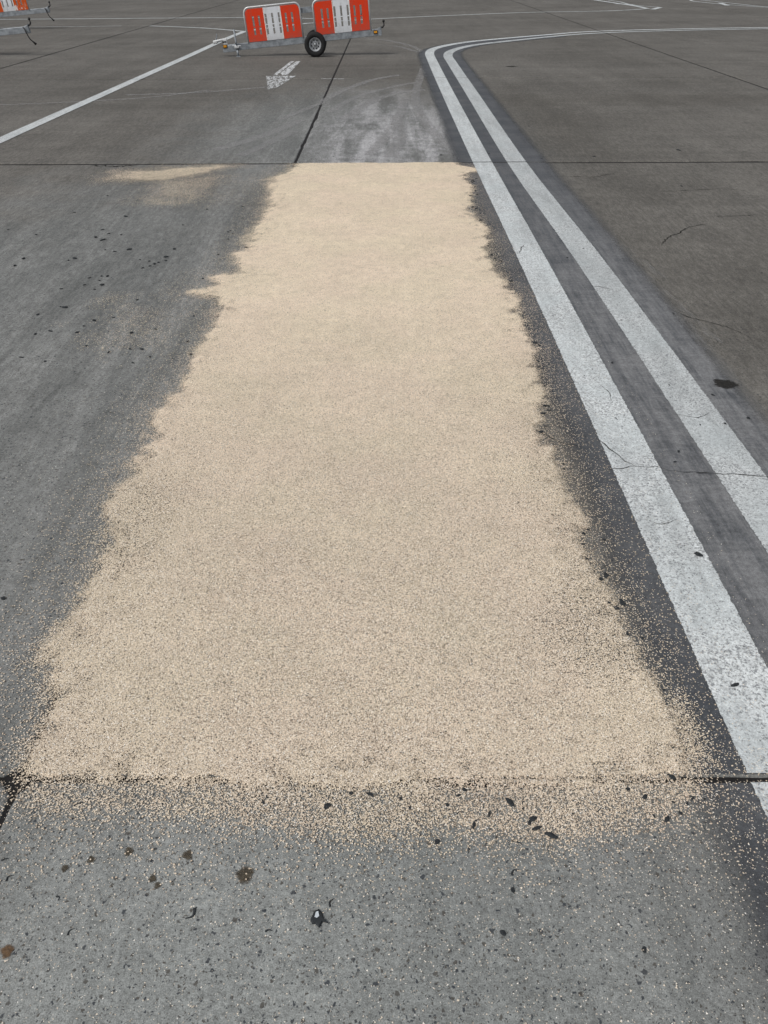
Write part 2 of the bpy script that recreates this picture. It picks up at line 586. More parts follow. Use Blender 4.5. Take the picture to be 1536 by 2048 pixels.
def slab(x0, x1, y0, y1, fine, gaps):
    """one cast slab: an uneven outline, a worn arris all round, standing proud of the sealant"""
    cx, cy = (x0 + x1) / 2, (y0 + y1) / 2
    out = []
    n = 170 if fine else 24
    corners = [(x0, y0), (x1, y0), (x1, y1), (x0, y1)]
    nrm = [(0, 1), (-1, 0), (0, -1), (1, 0)]
    rc = 0.018
    gap = 0.026
    for s in range(4):
        (ax, ay), (bx, by) = corners[s], corners[(s + 1) % 4]
        L = math.hypot(bx - ax, by - ay)
        ux, uy = (bx - ax) / L, (by - ay) / L
        nx, ny = nrm[s]
        for i in range(n):
            t = rc + gap + (L - 2 * rc - 2 * gap) * i / (n - 1)
            px, py = ax + ux * t, ay + uy * t
            w = gaps[s] / 2
            if fine:
                q = float(fbm(px * 1.0 + s * 3.1, py + s * 1.7, 9.0, 5 + s, 4)) - 0.5
                w += q * 0.010
                sp = float(vnoise(px + s * 9, py - s * 4, 3.2, 40 + s))
                if sp > 0.80:
                    w += (sp - 0.80) * 0.10
            out.append((px + nx * w, py + ny * w))
    k = len(out)
    v = []
    for z, ins in ((0.0, 0.012), (-0.0035, 0.004), (-0.010, 0.0), (-0.06, 0.0)):
        for i, (px, py) in enumerate(out):
            s = i // n
            nx, ny = nrm[s]
            v.append((px + nx * ins - cx, py + ny * ins - cy, z))
    f = [tuple(range(k))]
    for r in range(3):
        for i in range(k):
            j = (i + 1) % k
            f.append((r * k + i, r * k + k + i, r * k + k + j, r * k + j))
    return v, f, (cx, cy)


shared = {}


def GY(j):
    return 0.011 if j <= 2 else 0.055 if j == 3 else 0.040


slabs = {}
for i in range(len(XJ) - 1):
    for j in range(len(YJ) - 1):
        fine = i in (4, 5) and j in (1, 2, 3) or (i == 6 and j == 2)
        key = (round(XJ[i + 1] - XJ[i], 2), round(YJ[j + 1] - YJ[j], 2), min(j, 4), i == 4, i == 5)
        if not fine and key in shared:
            o = bpy.data.objects.new('slab', shared[key])
            COL.objects.link(o)
            o.parent = apron
        else:
            v, f, c = slab(XJ[i], XJ[i + 1], YJ[j], YJ[j + 1], fine, (GY(j), (0.008 if j <= 2 else 0.022) if i + 1 == 5 else 0.045, GY(j + 1), (0.008 if j <= 2 else 0.022) if i == 5 else 0.045))
            o = link('slab', v, f, 'concrete', apron)
            if not fine:
                shared[key] = o.data
        o.location = ((XJ[i] + XJ[i + 1]) / 2, (YJ[j] + YJ[j + 1]) / 2, 0)
        slabs[(i, j)] = o

# dry grass verge beyond the apron, far right
verge = link('grass_verge', [(13.6, 43.4, 0.03), (34, 40.2, 0.03), (200, 40, 0.03), (200, 300, 0.03), (-200, 300, 0.03), (-200, 48, 0.03), (-6, 47.6, 0.03)], [(0, 1, 2, 3, 4, 5, 6)], 'earth')
tag(verge, kind='structure')


# ------------------------------------------------------------------ painted markings
def catmull(pts, step=0.25):
    pts = [Vector((p[0], p[1], 0)) for p in pts]
    P = [pts[0] * 2 - pts[1]] + pts + [pts[-1] * 2 - pts[-2]]
    out = []
    for i in range(1, len(P) - 2):
        a, b, c, d = P[i - 1], P[i], P[i + 1], P[i + 2]
        n = max(2, int((c - b).length / step))
        for k in range(n):
            t = k / n
            out.append(0.5 * ((2 * b) + (c - a) * t + (2 * a - 5 * b + 4 * c - d) * t * t + (3 * b - a - 3 * c + d) * t ** 3))
    out.append(P[-2])
    return out


def strip(name, pts, width, z, mat, smooth=True, cols=(0, 0.06, 0.94, 1), cov=(-0.1, 1, 1, -0.1), cut=True, step=0.25):
    line = catmull(pts, step) if smooth else [Vector((p[0], p[1], 0)) for p in pts]
    # densify where a joint is crossed, and leave the joint open
    G = 0.013
    fine = [line[0]]
    for a, b in zip(line, line[1:]):
        ts = []
        for joints, ax in ((YJ, 1), (XJ, 0)):
            for q in joints:
                for e in (-G, G):
                    d = b[ax] - a[ax]
                    if abs(d) > 1e-4:
                        t = (q + e - a[ax]) / d
                        if 0 < t < 1:
                            ts.append(t)
        for t in sorted(ts):
            fine.append(a.lerp(b, t))
        fine.append(b)
    line = fine
    v, f, att = [], [], []
    m = len(cols)
    for i, p in enumerate(line):
        a, b = line[max(i - 1, 0)], line[min(i + 1, len(line) - 1)]
        d = (b - a).normalized()
        nrm = Vector((d.y, -d.x, 0))
        w = width(p) if callable(width) else width
        for c, cv in zip(cols, cov):
            q = p + nrm * (w * (c - 0.5))
            v.append((q.x, q.y, z))
            att.append(cv)
    for i in range(len(line) - 1):
        mid = (line[i] + line[i + 1]) / 2
        ln = (line[i] - line[i + 1]).length
        if cut and ln < 0.2 and (min(abs(mid.y - q) for q in YJ) < G or min(abs(mid.x - q) for q in XJ) < G):
            continue
        for k in range(m - 1):
            f.append((i * m + k, i * m + k + 1, i * m + m + k + 1, i * m + m + k))
    o = link(name, v, f, mat, apron)
    a = o.data.attributes.new('cover', 'FLOAT', 'POINT')
    a.data.foreach_set('value', np.array(att, dtype=np.float32))
    return o


OUT = [(0.985, -3.0), (0.985, 1.0), (0.984, 2.7), (0.972, 5.2), (0.94, 8.2), (0.905, 12.8), (0.885, 17.2), (0.90, 18.9), (1.05, 19.85), (1.45, 20.75), (2.05, 21.6), (2.93, 22.42), (4.35, 23.6), (5.4, 24.38), (7.3, 25.02), (10.8, 25.6), (19, 26.2)]
INN = [(1.395, -3.0), (1.390, 1.0), (1.380, 2.5), (1.350, 5.2), (1.278, 8.2), (1.262, 12.8), (1.245, 17.0), (1.25, 18.3), (1.38, 19.25), (1.74, 20.2), (2.2, 20.9), (2.72, 21.45), (4.15, 22.87), (5.3, 23.75), (7.2, 24.5), (10.8, 25.15), (19, 25.8)]
MIDL = [((a[0] + b[0]) / 2 + 0.03, (a[1] + b[1]) / 2) for a, b in zip(OUT, INN)]
strip('dark_border', MIDL[:13], 1.16, 0.003, 'band', cols=(0, 0.14, 0.3, 0.7, 0.84, 1), cov=(-0.4, 0.6, 1.2, 1.1, 0.7, -0.45))
strip('painted_line', OUT, 0.198, 0.006, 'paint')
strip('painted_line', INN, 0.198, 0.006, 'dull_paint')
strip('painted_line', [(-4.58, -3), (-4.35, 9.0), (-4.26, 13.0), (-4.13, 18.5), (-4.0, 24.0), (-3.72, 25.6), (-2.6, 27.9), (-2.28, 28.35), (-0.56, 30.0), (2.2, 31.8), (5.2, 33.4), (7.9, 34.0), (9.2, 34.7), (9.95, 35.4)], 0.17, 0.005, 'paint')
strip('painted_line', [(10.06, 35.45), (10.12, 37.5), (9.9, 40.1), (9.69, 43.0), (9.5, 46.5)], 0.216, 0.0055, 'paint')
strip('painted_line', [(-26, 30.2), (-13.07, 30.75), (-5.0, 31.1), (-2.83, 30.56), (-1.9, 29.9)], 0.203, 0.0052, 'paint')
strip('painted_line', [(-7.15, 27.35), (-5.46, 26.44), (-4.35, 25.45), (-3.9, 24.9)], 0.149, 0.0054, 'paint')
strip('painted_line', [(10.12, 35.0), (10.79, 36.35)], 0.216, 0.0052, 'paint')
strip('painted_line', [(10.79, 36.4), (10.22, 38.37), (10.35, 41.0), (10.2, 44.0)], 0.108, 0.0057, 'paint')
strip('painted_line', [(9.75, 39.4), (10.35, 38.6)], 0.216, 0.0051, 'paint')
strip('painted_line', [(13.97, 42.6), (13.73, 41.15), (14.09, 38.43), (14.9, 36.0), (16.2, 33.6), (19.5, 30.0)], 0.135, 0.0052, 'paint')
strip('painted_line', [(14.4, 42.6), (14.75, 39.0), (15.05, 36.35), (16.4, 33.7), (19.7, 30.2)], 0.121, 0.0056, 'paint')
strip('painted_line', [(14.33, 39.7), (13.9, 37.6)], 0.216, 0.0049, 'paint')
strip('painted_line', [(-1.105, 14.70), (-0.72, 14.66)], 0.05, 0.0052, 'faded', smooth=False)
# long faint line left of the barriers
strip('painted_line', [(-20, 27.1), (-12.0, 27.0), (-8.0, 27.35)], 0.10, 0.0053, 'faded')


def arrow_strip(pts, z, cov):
    v = [(x, y, z) for x, y in pts]
    o = link('painted_arrow', v, [tuple(range(len(v)))], 'faded', apron)
    a = o.data.attributes.new('cover', 'FLOAT', 'POINT')
    a.data.foreach_set('value', np.full(len(v), cov, dtype=np.float32))


arrow_strip([(-1.89, 17.40), (-1.98, 15.2), (-1.91, 15.2), (-1.815, 17.40)], 0.005, 0.9)
arrow_strip([(-1.78, 17.40), (-1.88, 15.5), (-1.80, 15.15), (-1.72, 15.3), (-1.70, 17.40)], 0.005, 0.9)
arrow_strip([(-2.08, 15.1), (-1.83, 13.35), (-1.72, 13.7), (-1.57, 15.12)], 0.005, 0.75)

# pale dust carried off on tyres, in arcs beyond the sand
ARCS = [(0.22, [(-0.69, 22.91), (0.07, 21.87), (0.63, 20.18), (0.88, 17.75)]), (0.18, [(-0.46, 20.84), (0.18, 20.56), (0.7, 19.05)]), (0.25, [(-0.94, 12.12), (-0.65, 13.37), (-0.24, 14.55), (0.22, 15.2)]), (0.22, [(-0.75, 11.26), (-0.53, 12.35), (-0.11, 13.36), (0.45, 14.21)]), (0.3, [(-0.53, 10.68), (-0.24, 12.11), (0.19, 13.08), (0.58, 13.34)]), (0.2, [(-1.34, 10.7), (-1.05, 11.68), (-0.87, 12.12)]), (0.3, [(-1.83, 8.86), (-1.53, 9.4), (-1.23, 10.17), (-1.09, 10.69)]), (0.25, [(-1.51, 8.55), (-1.29, 9.25), (-1.08, 9.94)]), (0.25, [(0.71, 16.7), (0.4, 12.32), (0.55, 9.66), (0.78, 8.36)]), (0.18, [(1.45, 11.01), (1.44, 9.49), (1.47, 8.08)]), (0.2, [(1.42, 11.62), (1.42, 10.29), (1.43, 9.06)]), (0.25, [(-0.18, 8.57), (0.09, 10.31), (0.25, 12.33)]), (0.3, [(0.03, 8.45), (0.15, 9.66), (0.1, 11.04)]), (0.15, [(-5.4, 12.01), (-4.57, 12.22), (-3.47, 12.67), (-2.73, 13.43)]), (0.18, [(-3.91, 12.93), (-2.84, 13.16), (-1.7, 13.86)]), (0.2, [(1.28, 6.28), (1.49, 4.78), (1.61, 3.71)]), (0.1, [(1.43, 6.43), (1.64, 4.87), (1.74, 3.78)]), (0.12, [(1.56, 6.14), (1.74, 4.77)]), (0.16, [(1.16, 5.17), (1.39, 4.05), (1.62, 3.45)])]
for a_ in ARCS:
    strip('tyre_mark', a_[1], a_[0], 0.0022 + random.random() * .0005, 'scuff', cols=(0, .3, .7, 1), cov=(-0.5, .8, .8, -0.5) if a_[1][0][1] > 8 else (-0.6, .38, .38, -0.6), cut=False)

# ------------------------------------------------------------------ cracks and stains in the slabs


def crack(pts, w, z=0.0075):
    pts2 = []
    for (a, b) in zip(pts, pts[1:]):
        n = max(2, int(math.hypot(b[0] - a[0], b[1] - a[1]) / 0.02))
        for k in range(n):
            t = k / n
            pts2.append((a[0] + (b[0] - a[0]) * t + random.gauss(0, w * .5), a[1] + (b[1] - a[1]) * t + random.gauss(0, w * .5)))
    pts2.append(pts[-1])
    v, f = [], []
    for i, p in enumerate(pts2):
        a, b = pts2[max(i - 1, 0)], pts2[min(i + 1, len(pts2) - 1)]
        d = Vector((b[0] - a[0], b[1] - a[1], 0)).normalized()
        ww = w * random.uniform(0.25, 1.0) * min(1, 0.3 + i / 4, 0.3 + (len(pts2) - 1 - i) / 4)
        v += [(p[0] - d.y * ww / 2, p[1] + d.x * ww / 2, z), (p[0] + d.y * ww / 2, p[1] - d.x * ww / 2, z)]
    for i in range(len(pts2) - 1):
        f.append((2 * i, 2 * i + 1, 2 * i + 3, 2 * i + 2))
    return link('crack', v, f, 'crack', apron)


crack([(0.870, 2.80), (0.889, 2.783), (0.922, 2.703), (0.954, 2.625), (0.984, 2.588), (1.061, 2.58), (1.113, 2.555), (1.226, 2.54), (1.377, 2.525), (1.479, 2.507), (1.75, 2.47)], 0.006)
crack([(0.869, 2.563), (0.941, 2.577), (0.984, 2.588)], 0.006)
crack([(0.905, 2.24), (0.98, 2.20), (1.05, 2.235)], 0.003)
crack([(1.93, 5.50), (1.989, 5.614), (2.06, 5.72), (2.123, 5.76), (2.248, 5.925), (2.42, 6.02)], 0.010, 0.002)
crack([(2.55, 6.22), (2.736, 6.235), (2.902, 6.262)], 0.008, 0.002)
crack([(1.60, 4.32), (1.70, 4.15), (1.86, 4.02), (1.93, 3.86)], 0.008, 0.002)
crack([(0.84, 5.35), (0.90, 5.30), (0.93, 5.42), (0.97, 5.50)], 0.008)
crack([(1.0, 3.33), (1.03, 3.22), (1.02, 3.12)], 0.005)
crack([(1.20, 4.62), (1.30, 4.64), (1.37, 4.58)], 0.006)
crack([(1.26, 3.02), (1.36, 2.98), (1.43, 3.03)], 0.004)
crack([(2.35, 7.0), (2.9, 7.1), (3.1, 7.04)], 0.007, 0.002)
crack([(-2.9, 8.12), (-2.65, 8.06), (-2.45, 8.13)], 0.03, 0.002)
crack([(1.55, 7.6), (1.9, 7.55), (2.15, 7.72)], 0.008, 0.002)
crack([(0.40, 2.93), (0.62, 2.90), (0.72, 2.78), (0.80, 2.74)], 0.005, 0.0045)
crack([(1.10, 10.6), (1.4, 10.4), (1.8, 10.5), (2.2, 10.35)], 0.007, 0.002)


def spot(x, y, rx, ry, mat, z=0.002, name='stain'):
    n = 26
    v, att = [(0, 0, 0)], [1.3]
    ph = random.random() * 9
    for ring, cv in ((0.55, 0.95), (1.0, 0.45), (1.35, -0.15)):
        for k in range(n):
            t = 2 * math.pi * k / n
            q = ring * (1 + 0.10 * math.sin(3 * t + ph) + 0.07 * math.sin(5 * t + 2 * ph))
            v.append((rx * q * math.cos(t), ry * q * math.sin(t), 0))
            att.append(cv)
    f = [(0, 1 + k, 1 + (k + 1) % n) for k in range(n)]
    for r in range(2):
        for k in range(n):
            l = (k + 1) % n
            f.append((1 + r * n + k, 1 + r * n + n + k, 1 + r * n + n + l, 1 + r * n + l))
    o = link(name, v, f, mat, apron, loc=(x, y, z))
    a = o.data.attributes.new('cover', 'FLOAT', 'POINT')
    a.data.foreach_set('value', np.array(att, dtype=np.float32))
    return o


for x, y, r_ in ((-0.318, 0.911, .0200), (-0.455, 0.958, .0125), (-0.591, 0.966, .011), (-0.671, 0.946, .009), (-0.521, 0.902, .009), (-0.506, 0.887, .008), (-0.723, 0.926, .009)):
    spot(x, y, r_ * .88, r_ * .95, 'rust')
spot(-0.781, 0.749, .012, .013, 'orange_rust')
spot(1.601, 3.318, 0.052, 0.046, 'oil', 0.0045)
spot(2.3, 16.4, 0.10, 0.07, 'oil')

# ------------------------------------------------------------------ the cream granules strewn over the slab
SAND = np.array([(-0.901, 1.145), (-0.933, 1.274), (-0.916, 1.373), (-0.968, 1.48), (-1.017, 1.556), (-0.979, 1.678), (-0.944, 1.836), (-0.982, 2.066), (-1.016, 2.367), (-0.974, 2.689), (-1.025, 3.076), (-0.966, 3.325), (-0.974, 3.728), (-0.954, 4.287), (-0.952, 4.447), (-1.187, 4.575), (-1.042, 4.706), (-1.099, 4.844), (-0.954, 4.939), (-1.01, 5.3), (-0.972, 5.768), (-0.968, 6.308), (-0.985, 6.94), (-1.074, 7.49), (-0.946, 7.79), (-0.892, 8.20), (0.646, 8.22), (0.823, 7.976), (0.716, 7.273), (0.671, 6.289), (0.755, 5.627), (0.70, 5.284), (0.709, 4.783), (0.785, 4.434), (0.746, 4.052), (0.773, 3.781), (0.744, 3.37), (0.714, 3.116), (0.662, 2.932), (0.669, 2.723), (0.682, 2.464), (0.694, 2.33), (0.679, 2.119), (0.698, 1.932), (0.722, 1.765), (0.744, 1.615), (0.759, 1.461), (0.777, 1.339), (0.775, 1.228), (0.737, 1.15), (0.3, 1.135), (-0.2, 1.125), (-0.6, 1.135)])
FRINGE = np.array([(-0.9, 1.16), (-0.88, 1.08), (-0.681, 1.066), (-0.444, 1.062), (-0.206, 1.036), (0.027, 1.022), (0.256, 1.03), (0.49, 1.045), (0.66, 1.06), (0.76, 1.13), (0.80, 1.275), (0.78, 1.40), (0.74, 1.2), (0.4, 1.16)])
SPILL = np.array([(-2.55, 7.51), (-2.495, 7.814), (-2.137, 7.915), (-1.732, 8.061), (-1.60, 8.06), (-1.663, 7.95), (-1.891, 7.661), (-2.18, 7.506)])
SPILL2 = np.array([(-1.973, 7.406), (-1.672, 7.498), (-1.593, 6.863), (-1.915, 6.785)])
SPILL3 = np.array([(-1.594, 4.451), (-1.224, 4.137), (-1.186, 3.858), (-1.409, 3.794)])


def sdf(poly, x, y):
    """signed distance, negative inside"""
    d = np.full(x.shape, 1e9)
    ins = np.zeros(x.shape, bool)
    n = len(poly)
    for i in range(n):
        ax, ay = poly[i]
        bx, by = poly[(i + 1) % n]
        ex, ey = bx - ax, by - ay
        t = np.clip(((x - ax) * ex + (y - ay) * ey) / (ex * ex + ey * ey), 0, 1)
        d = np.minimum(d, np.hypot(x - ax - t * ex, y - ay - t * ey))
        cond = (ay > y) != (by > y)
        with np.errstate(divide='ignore', invalid='ignore'):
            xx = ax + (y - ay) * ex / (ey if ey != 0 else 1e-9)
        ins ^= cond & (x < xx)
    return np.where(ins, -d, d)


def cover(x, y):
    """how much of the ground the granules hide, 0..1"""
    w = (fbm(x, y, 5.0, 3, 4) - 0.5)
    w2 = (fbm(x, y, 22.0, 13, 3) - 0.5)
    dd = sdf(SAND, x, y)
    d = dd + 0.018 + (w * 0.15 + w2 * 0.08) * np.clip(0.45 + (y - 1.2) * 0.4, 0.45, 1)
    # the far rim lies straight along the joint
    d = np.where(y > 8.0, np.maximum(d, (y - 8.205) * 3), d)
    s = np.where(x > 0.2, 0.017, 0.030) * (1 + np.clip(y - 3, 0, 5) * 0.15)
    body = np.where(d < 0, 1.0, np.exp(-np.clip(d, 0, None) / s))
    body = np.where(y > 8.19, body * np.exp(-(y - 8.19) / 0.015), body)
    thin = 0.98 - 0.20 * np.clip((vnoise(x, y, 2.6, 77) - 0.60) * 4, 0, 1) * np.clip((3.4 - y) * .7, 0, 1)
    edge = 1 - 0.35 * np.clip((w2 + 0.5 - 0.60) * 6, 0, 1) * np.clip(1 + d / 0.10, 0, 1)
    body = body * thin * edge
    # holes along the bottom rim and the right rim where the dark ground shows
    fr = sdf(FRINGE, x, y) + w * 0.07 + w2 * 0.03
    fr = np.where(fr < 0, 0.62, 0.62 * np.exp(-np.clip(fr, 0, None) / 0.035)) * (0.62 + 0.75 * vnoise(x, y, 9, 21)) * (0.55 + 0.45 * np.clip((x + 0.9) / 0.7, 0, 1))
    f1 = sdf(SPILL, x, y) + w * 0.30 + 0.03
    f1 = np.where(f1 < 0.03, 0.66, 0.66 * np.exp(-np.clip(f1, 0, None) / 0.09))
    f2 = 0.28 * np.exp(-np.clip(sdf(SPILL2, x, y) + w * 0.5, 0, None) / 0.16)
    f3 = 0.09 * np.exp(-np.clip(sdf(SPILL3, x, y) + w * 0.5, 0, None) / 0.16)
    halo = 0.14 * np.exp(-np.clip(dd, 0, None) / 0.11) + 0.02 * np.exp(-np.clip(dd, 0, None) / 0.9)
    halo = np.where(y > 8.18, 0, halo)
    c = np.maximum.reduce([body, fr, np.where(y < 8.17, f1, 0), f2, f3, halo])
    # the joint under it shows as a broken dark line
    jn = np.exp(-((y - 1.157 - 0.004 * (w2 * 4)) / 0.0055) ** 2) * np.clip((vnoise(x, x * 0 + 3.3, 9.0, 91) - 0.42) * 4, 0, 1)
    c = c * (1 - 0.45 * jn)
    far = np.clip((y - 8.16 - 0.10 * (vnoise(x, x * 0, 6.0, 61) - 0.5) - w2 * 0.06) / 0.035, 0, 1)
    c = np.where((y > 8.0) & (x > -1.3), c * (1 - 0.85 * far), c)
    return c


# layer
gx = np.arange(-2.9, 1.25, 0.02)
gy = np.concatenate([np.arange(0.86, 1.12, 0.015), np.arange(1.12, 1.19, 0.004), np.arange(1.19, 3.0, 0.015), np.arange(3.0, 8.0, 0.03), np.arange(8.0, 8.36, 0.012)])
GX, GY = np.meshgrid(gx, gy, indexing='ij')
CV = cover(GX, GY)
CV[0, :] = CV[-1, :] = 0
CV[:, 0] = CV[:, -1] = 0
hgt = 0.0035 + 0.0055 * np.clip((CV - 0.5) * 2, 0, 1) * (0.6 + 0.8 * fbm(GX, GY, 6, 51))
keep = CV > 0.03
nx_, ny_ = GX.shape
idx = np.arange(nx_ * ny_).reshape(nx_, ny_)
q = np.stack([idx[:-1, :-1], idx[1:, :-1], idx[1:, 1:], idx[:-1, 1:]], -1)
kq = (keep[:-1, :-1] | keep[1:, :-1] | keep[1:, 1:] | keep[:-1, 1:])
q = q[kq]
used = np.unique(q)
remap = np.full(nx_ * ny_, -1)
remap[used] = np.arange(len(used))
q = remap[q]
vv = np.stack([GX.ravel(), GY.ravel(), hgt.ravel()], -1)[used]


def np_mesh(name, v, polys, k):
    me = bpy.data.meshes.new(name)
    me.vertices.add(len(v))
    me.vertices.foreach_set('co', np.ascontiguousarray(v, dtype=np.float32).ravel())
    me.loops.add(len(polys) * k)
    me.loops.foreach_set('vertex_index', np.ascontiguousarray(polys, dtype=np.int32).ravel())
    me.polygons.add(len(polys))
    me.polygons.foreach_set('loop_start', np.arange(0, len(polys) * k, k, dtype=np.int32))
    me.update(calc_edges=True)
    return me


me = np_mesh('sand', vv, q, 4)
me.shade_smooth()
a = me.attributes.new('cover', 'FLOAT', 'POINT')
a.data.foreach_set('value', CV.ravel()[used].astype(np.float32))
me.materials.append(M['sand'])
sand = bpy.data.objects.new('sand', me)
COL.objects.link(sand)
tag(sand, 'long strip of cream coloured granules strewn over the grey concrete slab', 'sand', kind='stuff')


# loose granules, each a real little pyramid
def sample(n):
    t = np.linspace(0.62, 8.3, 800)
    w = np.where(t < 1.6, 1.0, np.exp(-(t - 1.6) / 1.6))
    cdf = np.cumsum(w) / w.sum()
    y = np.interp(rng.random(n), cdf, t)
    x = rng.uniform(-1.5, 1.15, n)
    k = rng.random(n) < cover(x, y)
    return x[k], y[k]


parts = [sample(640000)]
# single granules scattered far over the near slab
xs = rng.uniform(-1.0, 1.0, 26000)
ys = rng.uniform(0.45, 1.25, 26000)
k = rng.random(26000) < 0.16 + 0.6 * np.clip((ys - 0.5) / 0.55, 0, 1) ** 1.6
parts.append((xs[k], ys[k]))
px = np.concatenate([p[0] for p in parts])
py = np.concatenate([p[1] for p in parts])
# nothing floats over an open joint
open_j = (np.abs(py - 1.158) < 0.008) & ((px > 0.80) | (px < -0.9)) | (np.abs(px + 0.915) < 0.007) & (py < 1.15)
px, py = px[~open_j], py[~open_j]
n = len(px)
cvr = cover(px, py)
base_z = np.where(cvr > 0.06, 0.0035 + 0.0055 * np.clip((cvr - 0.5) * 2, 0, 1) * (0.6 + 0.8 * fbm(px, py, 6, 51)), 0.0062 * ((px > 0.45) & (py < 26)))
base_z = np.maximum(base_z, 0.0005)
ang = rng.uniform(0, 2 * np.pi, n)
ln = rng.uniform(0.0008, 0.0019, n) * rng.choice([0.75, 1.0, 1.35], n)
wd = ln * rng.uniform(0.45, 0.9, n)
ht = rng.uniform(0.0006, 0.0017, n)
ca, sa = np.cos(ang), np.sin(ang)
tpl = [(-1.0, -0.8, 0), (1.1, -0.6, 0), (0.1, 1.0, 0), (0.1, -0.1, 1)]
V = np.zeros((n, 4, 3))
for i, (a_, b_, c_) in enumerate(tpl):
    ja, jb = a_ + rng.normal(0, .2, n), b_ + rng.normal(0, .2, n)
    V[:, i, 0] = px + ca * ja * ln - sa * jb * wd
    V[:, i, 1] = py + sa * ja * ln + ca * jb * wd
    V[:, i, 2] = base_z + c_ * ht
b4 = (np.arange(n) * 4)[:, None]
F = np.concatenate([b4 + np.array([[0, 1, 3]]), b4 + np.array([[1, 2, 3]]), b4 + np.array([[2, 0, 3]])], 0)
me = np_mesh('granules', V.reshape(-1, 3), F, 3)
me.materials.append(M['grain'])
gr = bpy.data.objects.new('granules', me)
COL.objects.link(gr)
gr.parent = sand
tag(gr, kind='stuff')
print('granules', n)


# ------------------------------------------------------------------ barrier trailers
PW, PH = 1.09, 0.565          # board width and height


def barrier_panel(root, x0, y, z0, red='red'):
    """round-cornered tube frame holding a red, a white and a red slotted board"""
    r = 0.105
    fr = Geo()
    xl, xr, zt = x0 - 0.020, x0 + PW + 0.020, z0 + PH + 0.028
    path = [(xl, y, z0 - 0.02), (xl, y, zt - r)]
    for k in range(1, 7):
        t = math.pi - (math.pi / 2) * k / 6
        path.append((xl + r + r * math.cos(t), y, zt - r + r * math.sin(t)))
    path.append((xr - r, y, zt))
    for k in range(1, 7):
        t = math.pi / 2 - (math.pi / 2) * k / 6
        path.append((xr - r + r * math.cos(t), y, zt - r + r * math.sin(t)))
    path.append((xr, y, z0 - 0.02))
    fr.tube(path, 0.017, 8)
    frame = fr.build('barrier_panel', 'alu', root, True)
    for b0, b1, slots, mat, side in ((0.0, 0.345, (0.135, 0.245), red, -1), (0.345, 0.655, (0.375, 0.495, 0.618), 'white', 0), (0.655, 1.0, (0.745, 0.860), red, 1)):
        xs_ = [b0 * PW, b1 * PW]
        hw = 0.0195
        for s in slots:
            c = s * PW
            xs_ += [c - hw, c + hw]
        rr = 0.085
        if side == -1:
            xs_.append(rr)
        if side == 1:
            xs_.append(PW - rr)
        xs_ = sorted(xs_)
        zs_ = [0, 0.115, 0.245, 0.262, 0.44, 0.44 + 0.04, PH]
        if side == 0:
            zs_ = [0, 0.105, 0.268, 0.285, 0.46, PH]
        slot_rows = (1, 3)
        pts = [(x0 + xx, z0 + zz) for xx in xs_ for zz in zs_]
        nz = len(zs_)
        faces = []
        for i in range(len(xs_) - 1):
            cx = (xs_[i] + xs_[i + 1]) / 2
            is_slot = any(abs(cx - s * PW) < hw for s in slots)
            for j in range(nz - 1):
                if is_slot and j in slot_rows:
                    continue
                corner = j == nz - 2 and ((side == -1 and i == 0) or (side == 1 and i == len(xs_) - 2))
                a_, b_, c_, d_ = i * nz + j, (i + 1) * nz + j, (i + 1) * nz + j + 1, i * nz + j + 1
                if corner:
                    hx, hz = rr, PH - zs_[j]
                    arc = []
                    for kk in range(1, 6):
                        t = (math.pi / 2) * kk / 6
                        if side == -1:
                            pts.append((x0 + xs_[1] - hx * math.sin(t), z0 + zs_[j] + hz * math.cos(t)))
                        else:
                            pts.append((x0 + xs_[-2] + hx * math.cos(t), z0 + zs_[j] + hz * math.sin(t)))
                        arc.append(len(pts) - 1)
                    if side == -1:
                        faces.append(tuple([a_, b_, c_] + arc))
                    else:
                        faces.append(tuple([a_, b_] + arc + [d_]))
                else:
                    faces.append((a_, b_, c_, d_))
        Geo().plate(pts, faces, y - 0.012, y + 0.012).build('board', mat, frame)
    for t in (0.345, 0.655):
        Geo().box(x0 + t * PW - 0.008, x0 + t * PW + 0.008, y - 0.0155, y - 0.0125, z0 + 0.004, z0 + PH - 0.004, 0.001).build('reflective_strip', 'strip', frame)
    return frame


